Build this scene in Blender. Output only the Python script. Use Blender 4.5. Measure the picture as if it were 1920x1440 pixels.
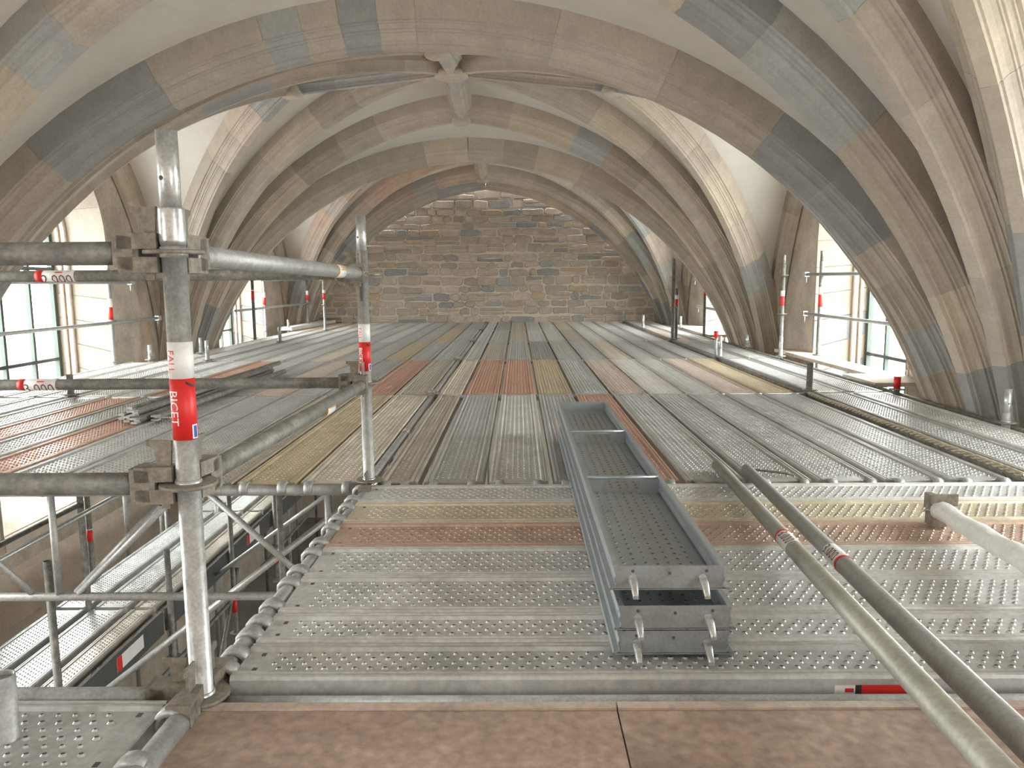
import bpy, bmesh, math, random
from mathutils import Vector, Matrix
random.seed(7)
scn = bpy.context.scene
for o in list(bpy.data.objects): bpy.data.objects.remove(o)
C = scn.collection
R = math.radians

# ------------------------------------------------------------------ camera
PITCH, YAW, ROLL, FPX = R(7.62), R(.503), R(.425), 1442.0
fx = Vector((-math.sin(YAW), math.cos(YAW), 0)); rt = Vector((math.cos(YAW), math.sin(YAW), 0)); up = Vector((0, 0, 1))
FW = fx*math.cos(PITCH) - up*math.sin(PITCH); UP = fx*math.sin(PITCH) + up*math.cos(PITCH)
RC = rt*math.cos(ROLL) - UP*math.sin(ROLL); UC = rt*math.sin(ROLL) + UP*math.cos(ROLL)
cd = bpy.data.cameras.new('camera'); cam = bpy.data.objects.new('camera', cd); C.objects.link(cam)
cam.matrix_world = Matrix(((RC.x, UC.x, -FW.x, 0), (RC.y, UC.y, -FW.y, 0), (RC.z, UC.z, -FW.z, 1.0), (0, 0, 0, 1)))
cd.sensor_width = 36; cd.lens = FPX/1920*36; cd.clip_start = .05; cd.clip_end = 200
scn.camera = cam

# ------------------------------------------------------------------ world, light, exposure
w = bpy.data.worlds.new('overcast'); scn.world = w; w.use_nodes = True
nt = w.node_tree; bg = nt.nodes['Background']; bg.inputs[1].default_value = 20.0
# overcast sky: brightest overhead, a third of that at the horizon, duller ground below it
tc = nt.nodes.new('ShaderNodeTexCoord'); sx = nt.nodes.new('ShaderNodeSeparateXYZ'); nt.links.new(tc.outputs['Generated'], sx.inputs[0])
cr = nt.nodes.new('ShaderNodeValToRGB'); mr = nt.nodes.new('ShaderNodeMapRange'); mr.inputs[1].default_value = -1; mr.inputs[2].default_value = 1
nt.links.new(sx.outputs['Z'], mr.inputs[0]); nt.links.new(mr.outputs[0], cr.inputs[0]); nt.links.new(cr.outputs[0], bg.inputs[0])
cr.color_ramp.elements[0].position = 0; cr.color_ramp.elements[0].color = (.20, .20, .195, 1)
cr.color_ramp.elements[1].position = 1; cr.color_ramp.elements[1].color = (1, 1, .995, 1)
for p_, v in ((.46, .22), (.51, .34), (.75, .67)):
    el = cr.color_ramp.elements.new(p_); el.color = (v, v, v*.995, 1)
vs = scn.view_settings
vs.view_transform = 'Standard'; vs.look = 'None'; vs.gamma = 1; vs.use_curve_mapping = False
vs.exposure = 1.36
AX = -.76                       # axis of the nave
TY = [-6.05, .1, 6.25, 12.4, 18.85]   # planes of the transverse arches
ZS = -1.72                      # springing level (deck is z = 0)
HW = 4.51                       # half span of the nave
WR, WL = 3.97, -5.49            # nave faces of the side walls
GR, GL = 4.62, -6.14            # glass planes
WIN_C = [-3.0, 3.1, 9.1, 15.3]  # centres of the side windows along the nave
for cy in WIN_C:                # daylight enters by the side windows: sky portals in the openings
    for gx, sg in ((GR+.12, 1), (GL-.12, -1)):
        ld = bpy.data.lights.new('window_portal', 'AREA'); ld.shape = 'RECTANGLE'; ld.size = 2.5; ld.size_y = 4.2
        ld.cycles.is_portal = True
        lo = bpy.data.objects.new('window_portal', ld); C.objects.link(lo)
        lo.location = (gx, cy, .7); lo.rotation_euler = (0, R(90)*sg, 0)
        lo.rotation_euler = (R(90), 0, R(90)*sg)

# ------------------------------------------------------------------ materials
def node(nt, t, **kw):
    n = nt.nodes.new(t)
    for k, v in kw.items():
        if k.startswith('i_'):
            key = k[2:]; n.inputs[int(key) if key.isdigit() else key].default_value = v
        else: setattr(n, k, v)
    return n
def mat(name, base=(.5, .5, .5), rough=.7, metal=0.0, use_obj=False, noise=(6, .25), fine=(60, .12), bump=.15, spec=.5, coords='Generated', stain=None, var_rough=0):
    m = bpy.data.materials.new(name); m.use_nodes = True; nt = m.node_tree; L = nt.links
    b = nt.nodes['Principled BSDF']; b.inputs['Roughness'].default_value = rough; b.inputs['Metallic'].default_value = metal
    b.inputs['Specular IOR Level'].default_value = spec
    geo = node(nt, 'ShaderNodeNewGeometry'); oi = node(nt, 'ShaderNodeObjectInfo')
    off = node(nt, 'ShaderNodeMath', operation='MULTIPLY', i_1=37.0); L.new(oi.outputs['Random'], off.inputs[0])
    add = node(nt, 'ShaderNodeVectorMath', operation='ADD'); L.new(geo.outputs['Position'], add.inputs[0]); L.new(off.outputs[0], add.inputs[1])
    n1 = node(nt, 'ShaderNodeTexNoise', i_Scale=noise[0], i_Detail=5.0, i_Roughness=.6); L.new(add.outputs[0], n1.inputs['Vector'])
    n2 = node(nt, 'ShaderNodeTexNoise', i_Scale=fine[0], i_Detail=4.0); L.new(add.outputs[0], n2.inputs['Vector'])
    r1 = node(nt, 'ShaderNodeMapRange', i_1=.3, i_2=.7, i_3=1-noise[1], i_4=1+noise[1]); L.new(n1.outputs['Fac'], r1.inputs[0])
    r2 = node(nt, 'ShaderNodeMapRange', i_1=.3, i_2=.7, i_3=1-fine[1], i_4=1+fine[1]); L.new(n2.outputs['Fac'], r2.inputs[0])
    mu = node(nt, 'ShaderNodeMath', operation='MULTIPLY'); L.new(r1.outputs[0], mu.inputs[0]); L.new(r2.outputs[0], mu.inputs[1])
    sc = node(nt, 'ShaderNodeVectorMath', operation='SCALE'); L.new(mu.outputs[0], sc.inputs['Scale'])
    src = None
    if use_obj: src = oi.outputs['Color']
    else:
        rgb = node(nt, 'ShaderNodeRGB'); rgb.outputs[0].default_value = (*base, 1); src = rgb.outputs[0]
    if stain:     # irregular stains of another colour: (rgb, scale, lo, hi, amount)
        col, s, lo, hi, amt = stain
        ns = node(nt, 'ShaderNodeTexNoise', i_Scale=s, i_Detail=6.0, i_Roughness=.65); L.new(add.outputs[0], ns.inputs['Vector'])
        mr = node(nt, 'ShaderNodeMapRange', i_1=lo, i_2=hi, i_3=0.0, i_4=amt); L.new(ns.outputs['Fac'], mr.inputs[0])
        mx = node(nt, 'ShaderNodeMix', data_type='RGBA'); L.new(mr.outputs[0], mx.inputs[0]); L.new(src, mx.inputs[6]); mx.inputs[7].default_value = (*col, 1)
        src = mx.outputs[2]
    L.new(src, sc.inputs[0]); L.new(sc.outputs[0], b.inputs['Base Color'])
    if var_rough:
        rr = node(nt, 'ShaderNodeMapRange', i_1=.3, i_2=.7, i_3=rough-var_rough, i_4=rough+var_rough); L.new(n1.outputs['Fac'], rr.inputs[0]); L.new(rr.outputs[0], b.inputs['Roughness'])
    if bump:
        bn = node(nt, 'ShaderNodeBump', i_Strength=bump, i_Distance=.01); L.new(n2.outputs['Fac'], bn.inputs['Height']); L.new(bn.outputs[0], b.inputs['Normal'])
    return m
def flat(name, base, rough=.5, metal=0.0):
    return mat(name, base, rough, metal, noise=(20, .06), fine=(90, .05), bump=.03)
M = dict(
    stone=mat('rib_limestone', use_obj=True, rough=.85, noise=(5, .10), fine=(45, .07), bump=.25),
    rubble=mat('rubble_stone', use_obj=True, rough=.9, noise=(9, .16), fine=(50, .12), bump=.5),
    mortar=mat('lime_mortar', (.50, .44, .365), .95, noise=(4, .10), fine=(70, .10), bump=.4),
    joint=mat('rib_joint_mortar', (.50, .45, .37), .95, noise=(4, .08), fine=(70, .08), bump=.2),
    plaster=mat('vault_plaster', (.57, .535, .485), .92, noise=(1.6, .05), fine=(14, .03), bump=.1),
    wallface=mat('side_wall_stone', (.41, .35, .285), .92, noise=(2.2, .22), fine=(30, .12), bump=.4, stain=((.42, .20, .06), 1.3, .58, .72, .55)),
    ground=mat('nave_floor_stone', (.20, .18, .16), .9, noise=(1.5, .2)),
    sill=mat('pale_ledge', (.55, .47, .39), .9, noise=(5, .12), fine=(40, .08)),
    galv=mat('galvanised_tube', (.38, .385, .375), .5, .45, noise=(22, .22), fine=(120, .15), bump=.06, var_rough=.1),
    dirty=mat('grimy_tube', (.20, .195, .175), .6, .35, noise=(14, .35), fine=(70, .2), bump=.15, stain=((.40, .37, .31), 9, .60, .72, .6)),
    bright=mat('bright_galvanised', (.50, .51, .50), .36, .65, noise=(30, .18), fine=(140, .15), bump=.05, var_rough=.08),
    plank=mat('plank_steel', use_obj=True, rough=.40, metal=.30, noise=(7, .16), fine=(55, .13), bump=.05, var_rough=.12, stain=((.50, .455, .375), 3.2, .55, .75, .55)),
    newplank=mat('new_plank_steel', (.35, .385, .40), .33, .5, noise=(18, .12), fine=(120, .1), bump=.03, var_rough=.06),
    hole=flat('perforation_shadow', (.09, .088, .08), .9),
    cast=mat('cast_fitting', (.23, .205, .17), .65, .4, noise=(40, .3), fine=(120, .15), bump=.2),
    ply=mat('red_brown_plywood', (.34, .245, .195), .75, noise=(2.2, .25), fine=(34, .22), bump=.2, stain=((.46, .36, .29), 7, .50, .72, .6)),
    plyedge=mat('plywood_edge', (.46, .37, .31), .85, noise=(10, .2)),
    frame=flat('green_black_window_frame', (.035, .05, .042), .45),
    red=flat('red_print', (.62, .02, .018), .45), white=flat('white_print', (.72, .72, .70), .45),
    blue=flat('blue_print', (.02, .06, .34), .45), orange=flat('orange_print', (.75, .32, .03), .45), black=flat('black_mark', (.02, .02, .02), .6),
    lettering=flat('dark_lettering', (.16, .05, .04), .6),
    wrap=mat('crumpled_white_plastic', (.74, .74, .72), .35, noise=(20, .06), fine=(60, .05), bump=.3),
    rope=mat('jute_rope', (.36, .315, .23), .9, noise=(30, .25)),
    fascia=mat('dark_edge_board', (.07, .072, .07), .7, noise=(5, .2)),
    brick=mat('outside_brick', (.55, .30, .24), .9, noise=(6, .15)),
)
def glass_mat():
    m = bpy.data.materials.new('window_glass'); m.use_nodes = True; nt = m.node_tree; nt.nodes.clear()
    o = node(nt, 'ShaderNodeOutputMaterial'); t = node(nt, 'ShaderNodeBsdfTransparent'); g = node(nt, 'ShaderNodeBsdfGlossy', i_Roughness=.02)
    t.inputs[0].default_value = (.95, .97, .96, 1)
    mx = node(nt, 'ShaderNodeMixShader', i_0=.06); nt.links.new(t.outputs[0], mx.inputs[1]); nt.links.new(g.outputs[0], mx.inputs[2]); nt.links.new(mx.outputs[0], o.inputs[0])
    return m
M['glass'] = glass_mat()

# ------------------------------------------------------------------ mesh helpers
class MB:
    def __init__(s): s.v = []; s.f = []; s.mi = []; s.sm = []
    def add(s, vs, fs, mi=0, sm=False):
        n = len(s.v); s.v += [tuple(v) for v in vs]; s.f += [tuple(i+n for i in f) for f in fs]; s.mi += [mi]*len(fs); s.sm += [sm]*len(fs); return s
    def box(s, a, b, mi=0):
        x0, y0, z0 = a; x1, y1, z1 = b
        return s.add([(x0,y0,z0),(x1,y0,z0),(x1,y1,z0),(x0,y1,z0),(x0,y0,z1),(x1,y0,z1),(x1,y1,z1),(x0,y1,z1)],
                     [(0,3,2,1),(4,5,6,7),(0,1,5,4),(1,2,6,5),(2,3,7,6),(3,0,4,7)], mi)
    def rings(s, rings, mi=0, caps=True, closed=True, sm=True):
        n = len(rings[0]); vs = [v for r in rings for v in r]; fs = []
        for i in range(len(rings)-1):
            for j in range(n if closed else n-1):
                k = (j+1) % n; fs.append((i*n+j, i*n+k, (i+1)*n+k, (i+1)*n+j))
        s.add(vs, fs, mi, sm)
        if caps: s.add(rings[0], [tuple(range(n))[::-1]], mi); s.add(rings[-1], [tuple(range(n))], mi)
        return s
    def tube(s, p, q, r, n=14, r2=None, mi=0, hollow=0):
        p, q = Vector(p), Vector(q); d = (q-p).normalized()
        a = d.orthogonal().normalized() if abs(d.z) < .99 else Vector((1, 0, 0)); b = d.cross(a)
        r2 = r if r2 is None else r2
        def ring(c, rr): return [c + (a*math.cos(2*math.pi*i/n) + b*math.sin(2*math.pi*i/n))*rr for i in range(n)]
        if hollow:
            s.rings([ring(p+d*hollow, r*.86), ring(p, r*.86), ring(p, r), ring(q, r2), ring(q, r2*.86), ring(q-d*hollow, r2*.86)], mi, True)
        else: s.rings([ring(p, r), ring(q, r2)], mi, True)
        return s
    def path(s, pts, r, n=8, mi=0):
        pts = [Vector(p) for p in pts]; rr = []
        for i, p in enumerate(pts):
            d = (pts[min(i+1, len(pts)-1)] - pts[max(i-1, 0)]).normalized()
            a = d.cross(Vector((0, 0, 1))); a = a.normalized() if a.length > .05 else Vector((1, 0, 0)); b = d.cross(a)
            rr.append([p + (a*math.cos(2*math.pi*k/n) + b*math.sin(2*math.pi*k/n))*r for k in range(n)])
        return s.rings(rr, mi)
    def lathe(s, c, prof, n=16, mi=0):       # prof: (radius, z) about the vertical axis through c
        return s.rings([[(c[0]+r*math.cos(2*math.pi*i/n), c[1]+r*math.sin(2*math.pi*i/n), c[2]+z) for i in range(n)] for r, z in prof], mi)
    def prism(s, poly, ext, mi=0):           # poly: list of 3D points, ext: Vector
        n = len(poly); e = Vector(ext); a = [Vector(p) for p in poly]; b = [p+e for p in a]
        return s.add(a+b, [tuple(range(n))[::-1], tuple(range(n, 2*n))] + [(i, (i+1) % n, n+(i+1) % n, n+i) for i in range(n)], mi)
    def mesh(s, name, mats, o=(0, 0, 0)):
        me = bpy.data.meshes.new(name); me.from_pydata([(v[0]-o[0], v[1]-o[1], v[2]-o[2]) for v in s.v], [], s.f)
        for m in mats: me.materials.append(m)
        me.polygons.foreach_set('material_index', s.mi); me.polygons.foreach_set('use_smooth', s.sm); me.update()
        bm = bmesh.new(); bm.from_mesh(me); bmesh.ops.remove_doubles(bm, verts=bm.verts, dist=1e-6); bmesh.ops.recalc_face_normals(bm, faces=bm.faces); bm.to_mesh(me); bm.free()
        return me
WO = {}      # world origin of every object made here
def link(name, data, parent, origin, color=None):
    o = bpy.data.objects.new(name, data); C.objects.link(o)
    po = WO[parent.name] if parent else Vector((0, 0, 0))
    o.location = Vector(origin) - po; o.parent = parent; WO[o.name] = Vector(origin)
    if color: o.color = (*color, 1)
    return o
def mk(name, mb, mats, parent=None, origin=None, color=None):
    if not isinstance(mats, (list, tuple)): mats = [mats]
    mats = [M[m] if isinstance(m, str) else m for m in mats]
    if origin is None: origin = WO[parent.name] if parent else (0, 0, 0)
    return link(name, mb.mesh(name, mats, origin), parent, origin, color)
def empty(name, loc, label=None, cat=None, group=None, kind=None):
    o = link(name, None, None, loc); o.empty_display_size = .1; tag(o, label, cat, group, kind); return o
def tag(o, label=None, cat=None, group=None, kind=None):
    if label: o['label'] = label
    if cat: o['category'] = cat
    if group: o['group'] = group
    if kind: o['kind'] = kind
    return o
ORD = ['first', 'second', 'third', 'fourth', 'fifth', 'sixth', 'seventh', 'eighth', 'ninth', 'tenth', 'eleventh', 'twelfth']

# lettering: Blender's own font turned to a mesh
def text_pts(s, size):
    cu = bpy.data.curves.new('lettering', 'FONT'); cu.body = s; cu.size = size; cu.align_x = 'CENTER'; cu.align_y = 'CENTER'; cu.resolution_u = 2
    o = bpy.data.objects.new('lettering', cu); C.objects.link(o)
    me = bpy.data.meshes.new_from_object(o.evaluated_get(bpy.context.evaluated_depsgraph_get()))
    bm = bmesh.new(); bm.from_mesh(me); bmesh.ops.triangulate(bm, faces=bm.faces)
    bmesh.ops.subdivide_edges(bm, edges=[e for e in bm.edges if e.calc_length() > size*.35], cuts=1); bmesh.ops.triangulate(bm, faces=bm.faces)
    vs = [v.co.copy() for v in bm.verts]; bm.verts.index_update(); fs = [tuple(v.index for v in f.verts) for f in bm.faces]; bm.free()
    bpy.data.objects.remove(o); bpy.data.curves.remove(cu); bpy.data.meshes.remove(me); return vs, fs
def wrap_text(mb, s, size, c, axis, face, r, mi=0, along=True, flip=1):
    """letters lie on a cylinder (centre c, unit axis, radius r), centred on direction face; along: they read along the axis"""
    axis = Vector(axis).normalized(); face = Vector(face); face = (face - axis*face.dot(axis)).normalized(); side = axis.cross(face)
    vs, fs = text_pts(s, size); out = []
    for v in vs:
        t, u = (v.x, v.y) if along else (v.y, -v.x)
        u *= flip
        a = u/r; out.append(Vector(c) + axis*t + (face*math.cos(a) + side*math.sin(a))*(r+.0007))
    mb.add(out, fs, mi)
def sleeve(p, axis, l, r, mb, mi=0, n=18):
    a = Vector(axis).normalized(); mb.tube(Vector(p)-a*l/2, Vector(p)+a*l/2, r, n, mi=mi)

# ================================================================== THE BUILDING
BEIGE, TAN, TAUPE, GREY, DGREY, PINK = (.405, .355, .295), (.45, .385, .305), (.365, .315, .26), (.345, .34, .325), (.285, .283, .272), (.425, .355, .30)
def stone_col():
    c = random.choices([BEIGE, TAN, TAUPE, GREY, DGREY, PINK], [40, 16, 22, 13, 5, 8])[0]
    k = random.uniform(.92, 1.08); return tuple(x*k for x in c)

mb = MB().box((WL-2, -7, -5.3), (WR+2, 19.6, -5.0))
tag(mk('floor', mb, 'ground'), 'dark stone floor of the nave far below the scaffold deck', kind='structure')

# ---- side walls with arched window embrasures
def arch_z(dy, a, zs, za):
    h = za-zs; rr = (a*a+h*h)/(2*a); return zs + math.sqrt(max(0, rr*rr - (abs(dy)+rr-a)**2))
def outline(a, zb, zs, za, nv=9, na=8):      # (dy, z) up the far side... from bottom to bottom
    pts = [(-a, zb + (zs-zb)*i/nv) for i in range(nv+1)]
    arc = [-a*math.cos(math.pi*i/(2*na)) for i in range(1, 2*na)]
    pts += [(d, arch_z(d, a, zs, za)) for d in arc]
    pts += [(a, zb + (zs-zb)*i/nv) for i in range(nv, -1, -1)]
    return pts
INN = outline(1.25, -1.68, 1.5, 2.85); OUT = outline(1.10, -1.25, 1.5, 2.65)
NB = []
def side_wall(name, X, G, label):
    sg = 1 if G > X else -1; mbw = MB(); blocks = []
    for b, yc in enumerate(WIN_C):
        y0, y1 = TY[b], TY[b+1]
        if b == 0: y0 -= .4
        if b == 3: y1 += .6
        rect = []
        for dy, z in INN:     # radial projection of the opening onto the panel's rim
            dz = z-.2; t = 1e9
            if dy > 1e-6: t = min(t, (y1-yc)/dy)
            if dy < -1e-6: t = min(t, (y0-yc)/dy)
            if dz > 1e-6: t = min(t, (4.4-.2)/dz)
            if dz < -1e-6: t = min(t, (-5.2)/dz)
            rect.append((yc+dy*t, .2+dz*t))
        n = len(INN)
        V = [(X, yc+dy, z) for dy, z in INN] + [(X, y, z) for y, z in rect] + [(X, y0, 4.4), (X, y1, 4.4), (X, y0, -5.0), (X, y1, -5.0)]
        Fs = [(i, i+1, n+i+1, n+i) for i in range(n-1)] + [(0, n, 2*n-1, n-1)]
        for i in range(n-1):     # fill the panel's corners where the rim turns
            (ya, za_), (yb, zb_) = rect[i], rect[i+1]
            sa, sb = abs(ya-y0) < 1e-4 or abs(ya-y1) < 1e-4, abs(yb-y0) < 1e-4 or abs(yb-y1) < 1e-4
            if sa != sb:
                py = ya if sa else yb; k = (0 if abs(py-y0) < 1e-3 else 1) + (0 if (zb_ if sa else za_) > 0 else 2)
                Fs.append((n+i, n+i+1, 2*n+k))
        if rect[0][1] > -4.99: Fs.append((n, 2*n-1, 2*n+3, 2*n+2))
        mbw.add(V, Fs)
        off = .03
        bk = [[(X, yc+d*(1+.02), z+.02) for d, z in INN], [(G+sg*.05, yc+d*(1+.02), z+.02) for d, z in OUT]]
        mbw.rings(bk, caps=False, closed=True, sm=False)
        blocks.append((yc, b))
    w_ = tag(mk(name, mbw, 'wallface'), label, kind='structure')
    for yc, b in blocks:
        if b == 0: continue
        n = len(INN); i = 0
        while i < n-1:
            st = random.choice((1, 1, 2)) if (INN[i][1] > 1.6 and INN[min(i+1, n-1)][1] > 1.6) else 1
            j = min(n-1, i+st); m_ = MB(); e = .012
            def P(k, t, s):
                a = Vector((X, yc+INN[k][0], INN[k][1])); c = Vector((G, yc+OUT[k][0], OUT[k][1])); return a.lerp(c, t)
            loop = []
            for k in range(i, j+1): loop.append((P(k, 0, 0), P(k, 1, 0)))
            # joint: shrink at both ends
            def shrink(q, r): return (q[0].lerp(r[0], e), q[1].lerp(r[1], e))
            loop[0], loop[-1] = shrink(loop[0], loop[1]), shrink(loop[-1], loop[-2])
            cen = Vector((0, yc, .3)); prof = []
            for a, c in loop:
                oa = Vector((0, a.y-yc, a.z-.3)).normalized()*.05
                prof.append([a + Vector((-sg*.006, 0, 0)), c, c+oa, a+oa + Vector((-sg*.006, 0, 0))])
            m_.rings(prof, caps=True, closed=True, sm=False)
            col = random.choices([(.37, .315, .255), (.33, .285, .235), (.265, .268, .265), (.38, .335, .28)], [4, 3, 2, 3])[0]
            mk('jamb_stone', m_, 'stone', w_, color=col); i = j
        for t, r_ in ((.72, .035), (.84, .022)):
            m_ = MB(); m_.path([(X+(G-X)*t, yc+(a[0]+(c[0]-a[0])*t)*.985, a[1]+(c[1]-a[1])*t) for a, c in zip(INN, OUT)], r_, 8)
            mk('jamb_moulding', m_, 'sill', w_)
        m_ = MB()    # sloping sill
        m_.add([(X-sg*.02, yc-1.25, -1.68), (X-sg*.02, yc+1.25, -1.68), (G, yc+1.1, -1.25), (G, yc-1.1, -1.25), (X-sg*.02, yc-1.25, -1.85), (X-sg*.02, yc+1.25, -1.85), (G, yc+1.1, -1.85), (G, yc-1.1, -1.85)],
               [(0,1,2,3),(4,7,6,5),(0,4,5,1),(1,5,6,2),(2,6,7,3),(3,7,4,0)])
        mk('window_sill', m_, 'sill', w_)
    return w_
side_wall('wall_right', WR, GR, 'brown stone side wall with orange stains and arched windows on the right')
side_wall('wall_left', WL, GL, 'brown stone side wall with arched windows on the left')

wn = 0
for b, yc in enumerate(WIN_C):
    for G, sg, sd in ((GL, -1, 'left'), (GR, 1, 'right')):
        wn += 1
        far = ['behind the camera', 'nearest the camera', 'between the first two pillars', 'in the bay next to the end wall'][b]
        e = empty('window_%d' % wn, (G, yc, -1.25), 'tall green framed window in the %s wall, %s' % (sd, far), kind='structure')
        a, zb, zs, za = 1.10, -1.25, 1.5, 2.65
        fr = MB(); o1 = outline(a, zb, zs, za); o2 = outline(a-.06, zb+.06, zs, za-.07)
        prof = [[(G-.03, yc+p[0], p[1]), (G+.03, yc+p[0], p[1]), (G+.03, yc+q[0], q[1]), (G-.03, yc+q[0], q[1])] for p, q in zip(o1, o2)]
        fr.rings(prof, caps=True, closed=True, sm=False); fr.box((G-.03, yc-a, zb), (G+.03, yc+a, zb+.06)); mk('frame', fr, 'frame', e)
        cols = [-1.04, -.56, 0, .56, 1.04]; rows = [-1.19, .02, 1.2]
        for d in cols[1:-1]:
            mk('mullion', MB().box((G-.025, yc+d-.022, zb+.05), (G+.025, yc+d+.022, arch_z(d, a, zs, za)-.02)), 'frame', e)
        for z in rows[1:]:
            mk('transom', MB().box((G-.024, yc-a+.04, z-.022), (G+.024, yc+a-.04, z+.022)), 'frame', e)
        if b == 0: continue
        for ci in range(4):
            d0, d1 = cols[ci], cols[ci+1]
            for ri in range(3):
                z0 = rows[ri]
                if ri < 2: poly = [(d0, z0), (d1, z0), (d1, rows[ri+1]), (d0, rows[ri+1])]
                else: poly = [(d0, z0)] + [(d1, z0)] + [(d1+(d0-d1)*k/5, arch_z(d1+(d0-d1)*k/5, a-.03, zs, za-.04)) for k in range(6)]
                mk('pane', MB().prism([(G-.003, yc+d, z) for d, z in poly], (.006, 0, 0)), 'glass', e)

# ---- star vault
HALF = [(.046, 0), (.049, .028), (.062, .032), (.066, .058), (.079, .084), (.100, .103), (.110, .105), (.112, .124), (.124, .127), (.130, .146), (.142, .158), (.154, .160), (.157, .172), (.180, .176), (.182, .38)]
PROF = [(-a, b) for a, b in HALF[::-1]] + HALF
def curve(p0, p1, ell=False):
    p0, p1 = Vector(p0), Vector(p1); d = Vector((p1.x-p0.x, p1.y-p0.y, 0)); s = d.length; d.normalize(); r = p1.z-p0.z
    rr = (s*s+r*r)/(2*s); circ = (not ell) and rr >= s; amax = math.asin(min(1, r/rr)) if circ else math.pi/2
    nside = Vector((d.y, -d.x, 0))
    def at(t):
        a = t*amax
        if circ: h, z, th, tz = rr*(1-math.cos(a)), rr*math.sin(a), math.sin(a), math.cos(a)
        else: h, z, th, tz = s*(1-math.cos(a)), r*math.sin(a), s*math.sin(a), r*math.cos(a)
        l = math.hypot(th, tz); th /= l; tz /= l
        return p0 + d*h + up*z, -d*tz + up*th, nside          # nose point, outward normal, side
    at.length = sum((at(i/40)[0]-at((i+1)/40)[0]).length for i in range(40)); at.rise = r
    return at
def straight(p0, p1):
    p0, p1 = Vector(p0), Vector(p1); d = Vector((p1.x-p0.x, p1.y-p0.y, 0)).normalized(); nside = Vector((d.y, -d.x, 0)); q = p1-p0; m_ = nside.cross(q).normalized()
    if m_.z < 0: m_ = -m_
    def at(t): return p0.lerp(p1, t), m_, nside
    at.length = q.length; return at
def section(at, t, k=1.0, ins=0.0):
    p, m_, n_ = at(t); return [p + n_*(a*k*(1-ins*2.2)) + m_*((b+ins*.35*(1 if b < .3 else 0))*k) for a, b in PROF]
ceil_mb = MB()
ribs = []
def web(at1, at2, ns=7, nt_=26, off=.31):
    g = []
    for i in range(nt_+1):
        t = i/nt_; p, m_, _ = at1(t); q, k_, _ = at2(t); a = p+m_.lerp(up, t**8)*off; b = q+k_.lerp(up, t**8)*off
        g.append([a.lerp(b, j/ns) for j in range(ns+1)])
    ceil_mb.rings(g, caps=False, closed=False, sm=True)
T1L = [(0, TAUPE), (38, TAUPE), (51.6, DGREY), (65, BEIGE), (75.8, GREY), (79.5, BEIGE), (83, DGREY), (86.5, BEIGE), (90, None)]
T1R = [(0, TAUPE), (14, GREY), (20, TAUPE), (25.5, GREY), (30.5, TAUPE), (36, BEIGE), (40, DGREY), (47.5, DGREY), (55, TAUPE), (66, PINK), (77, BEIGE), (90, None)]
def add_rib(at, fixed=None, k=1.0, tmin=.12, detail=True):
    core = MB(); N = 26; core.rings([section(at, i/N, k, .010) for i in range(N+1)], closed=True, sm=False)
    ribs.append((core, at, fixed, k, tmin, detail))
piers = {}
def bay_ribs(yc, y0, y1, detail=(True, True), so=(.16, .36, .55)):
    boss = Vector((AX, yc, 3.37))
    for sgx in (1, -1):
        lat = Vector((AX+sgx*1.86, yc, 3.17)); fxw = AX+sgx*(HW+.17)
        for P, sgy, det in ((y0, 1, detail[0]), (y1, -1, detail[1])):
            key = Vector((AX, yc - sgy*1.58, 3.17))
            xs = AX+sgx*HW
            Tz = 2.78 if P < 8 else 2.85 if P < 15 else 3.17
            cT = curve((xs, P, ZS), (AX, P, Tz)); cB = curve((xs, P+sgy*so[0], ZS), key); cD = curve((AX+sgx*(HW+.07), P+sgy*so[1], ZS), boss)
            cL = curve((AX+sgx*(HW+.15), P+sgy*so[2], ZS), lat); cF = curve((fxw, P+sgy*.55, ZS), (fxw, yc, 3.12), ell=True)
            web(cT, cB); web(cB, cD); web(cD, cL); web(cL, cF)
            for c_, tm in ((cB, .2), (cD, .2), (cL, .2), (cF, .25)):
                if det: add_rib(c_, None, .72 if c_ is cF else 1.0, tm)
        if detail[1]: add_rib(straight(boss, lat), None, .8, 0)
    if detail[1]:
        for s_ in (-1, 1): add_rib(straight(boss, (AX, yc+s_*1.58, 3.17)), None, .8, 0)
        for p, r_ in ((boss, .20), (Vector((AX, yc+1.58, 3.17)), .13), (Vector((AX, yc-1.58, 3.17)), .13), (Vector((AX+1.86, yc, 3.17)), .12), (Vector((AX-1.86, yc, 3.17)), .12)):
            piers.setdefault('keys', []).append((p, r_))
for b in range(4):
    y0, y1 = TY[b], TY[b+1]; bay_ribs((y0+y1)/2, y0, y1, [(False, False), (False, True), (True, True), (True, True)][b], (.36, .56, .68) if b == 1 else (.16, .36, .55))
for b, P in enumerate(TY):
    if b < 2: continue
    Tz = 2.78 if P < 8 else 2.85 if P < 15 else 3.17
    for sgx in (1, -1):
        add_rib(curve((AX+sgx*HW, P, ZS), (AX, P, Tz)), (T1R if sgx > 0 else T1L) if b == 2 else None, 1.0, .1)
ceiling = tag(mk('ceiling', ceil_mb, 'plaster'), 'pale plastered star vault between moulded stone ribs', kind='structure')
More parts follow.
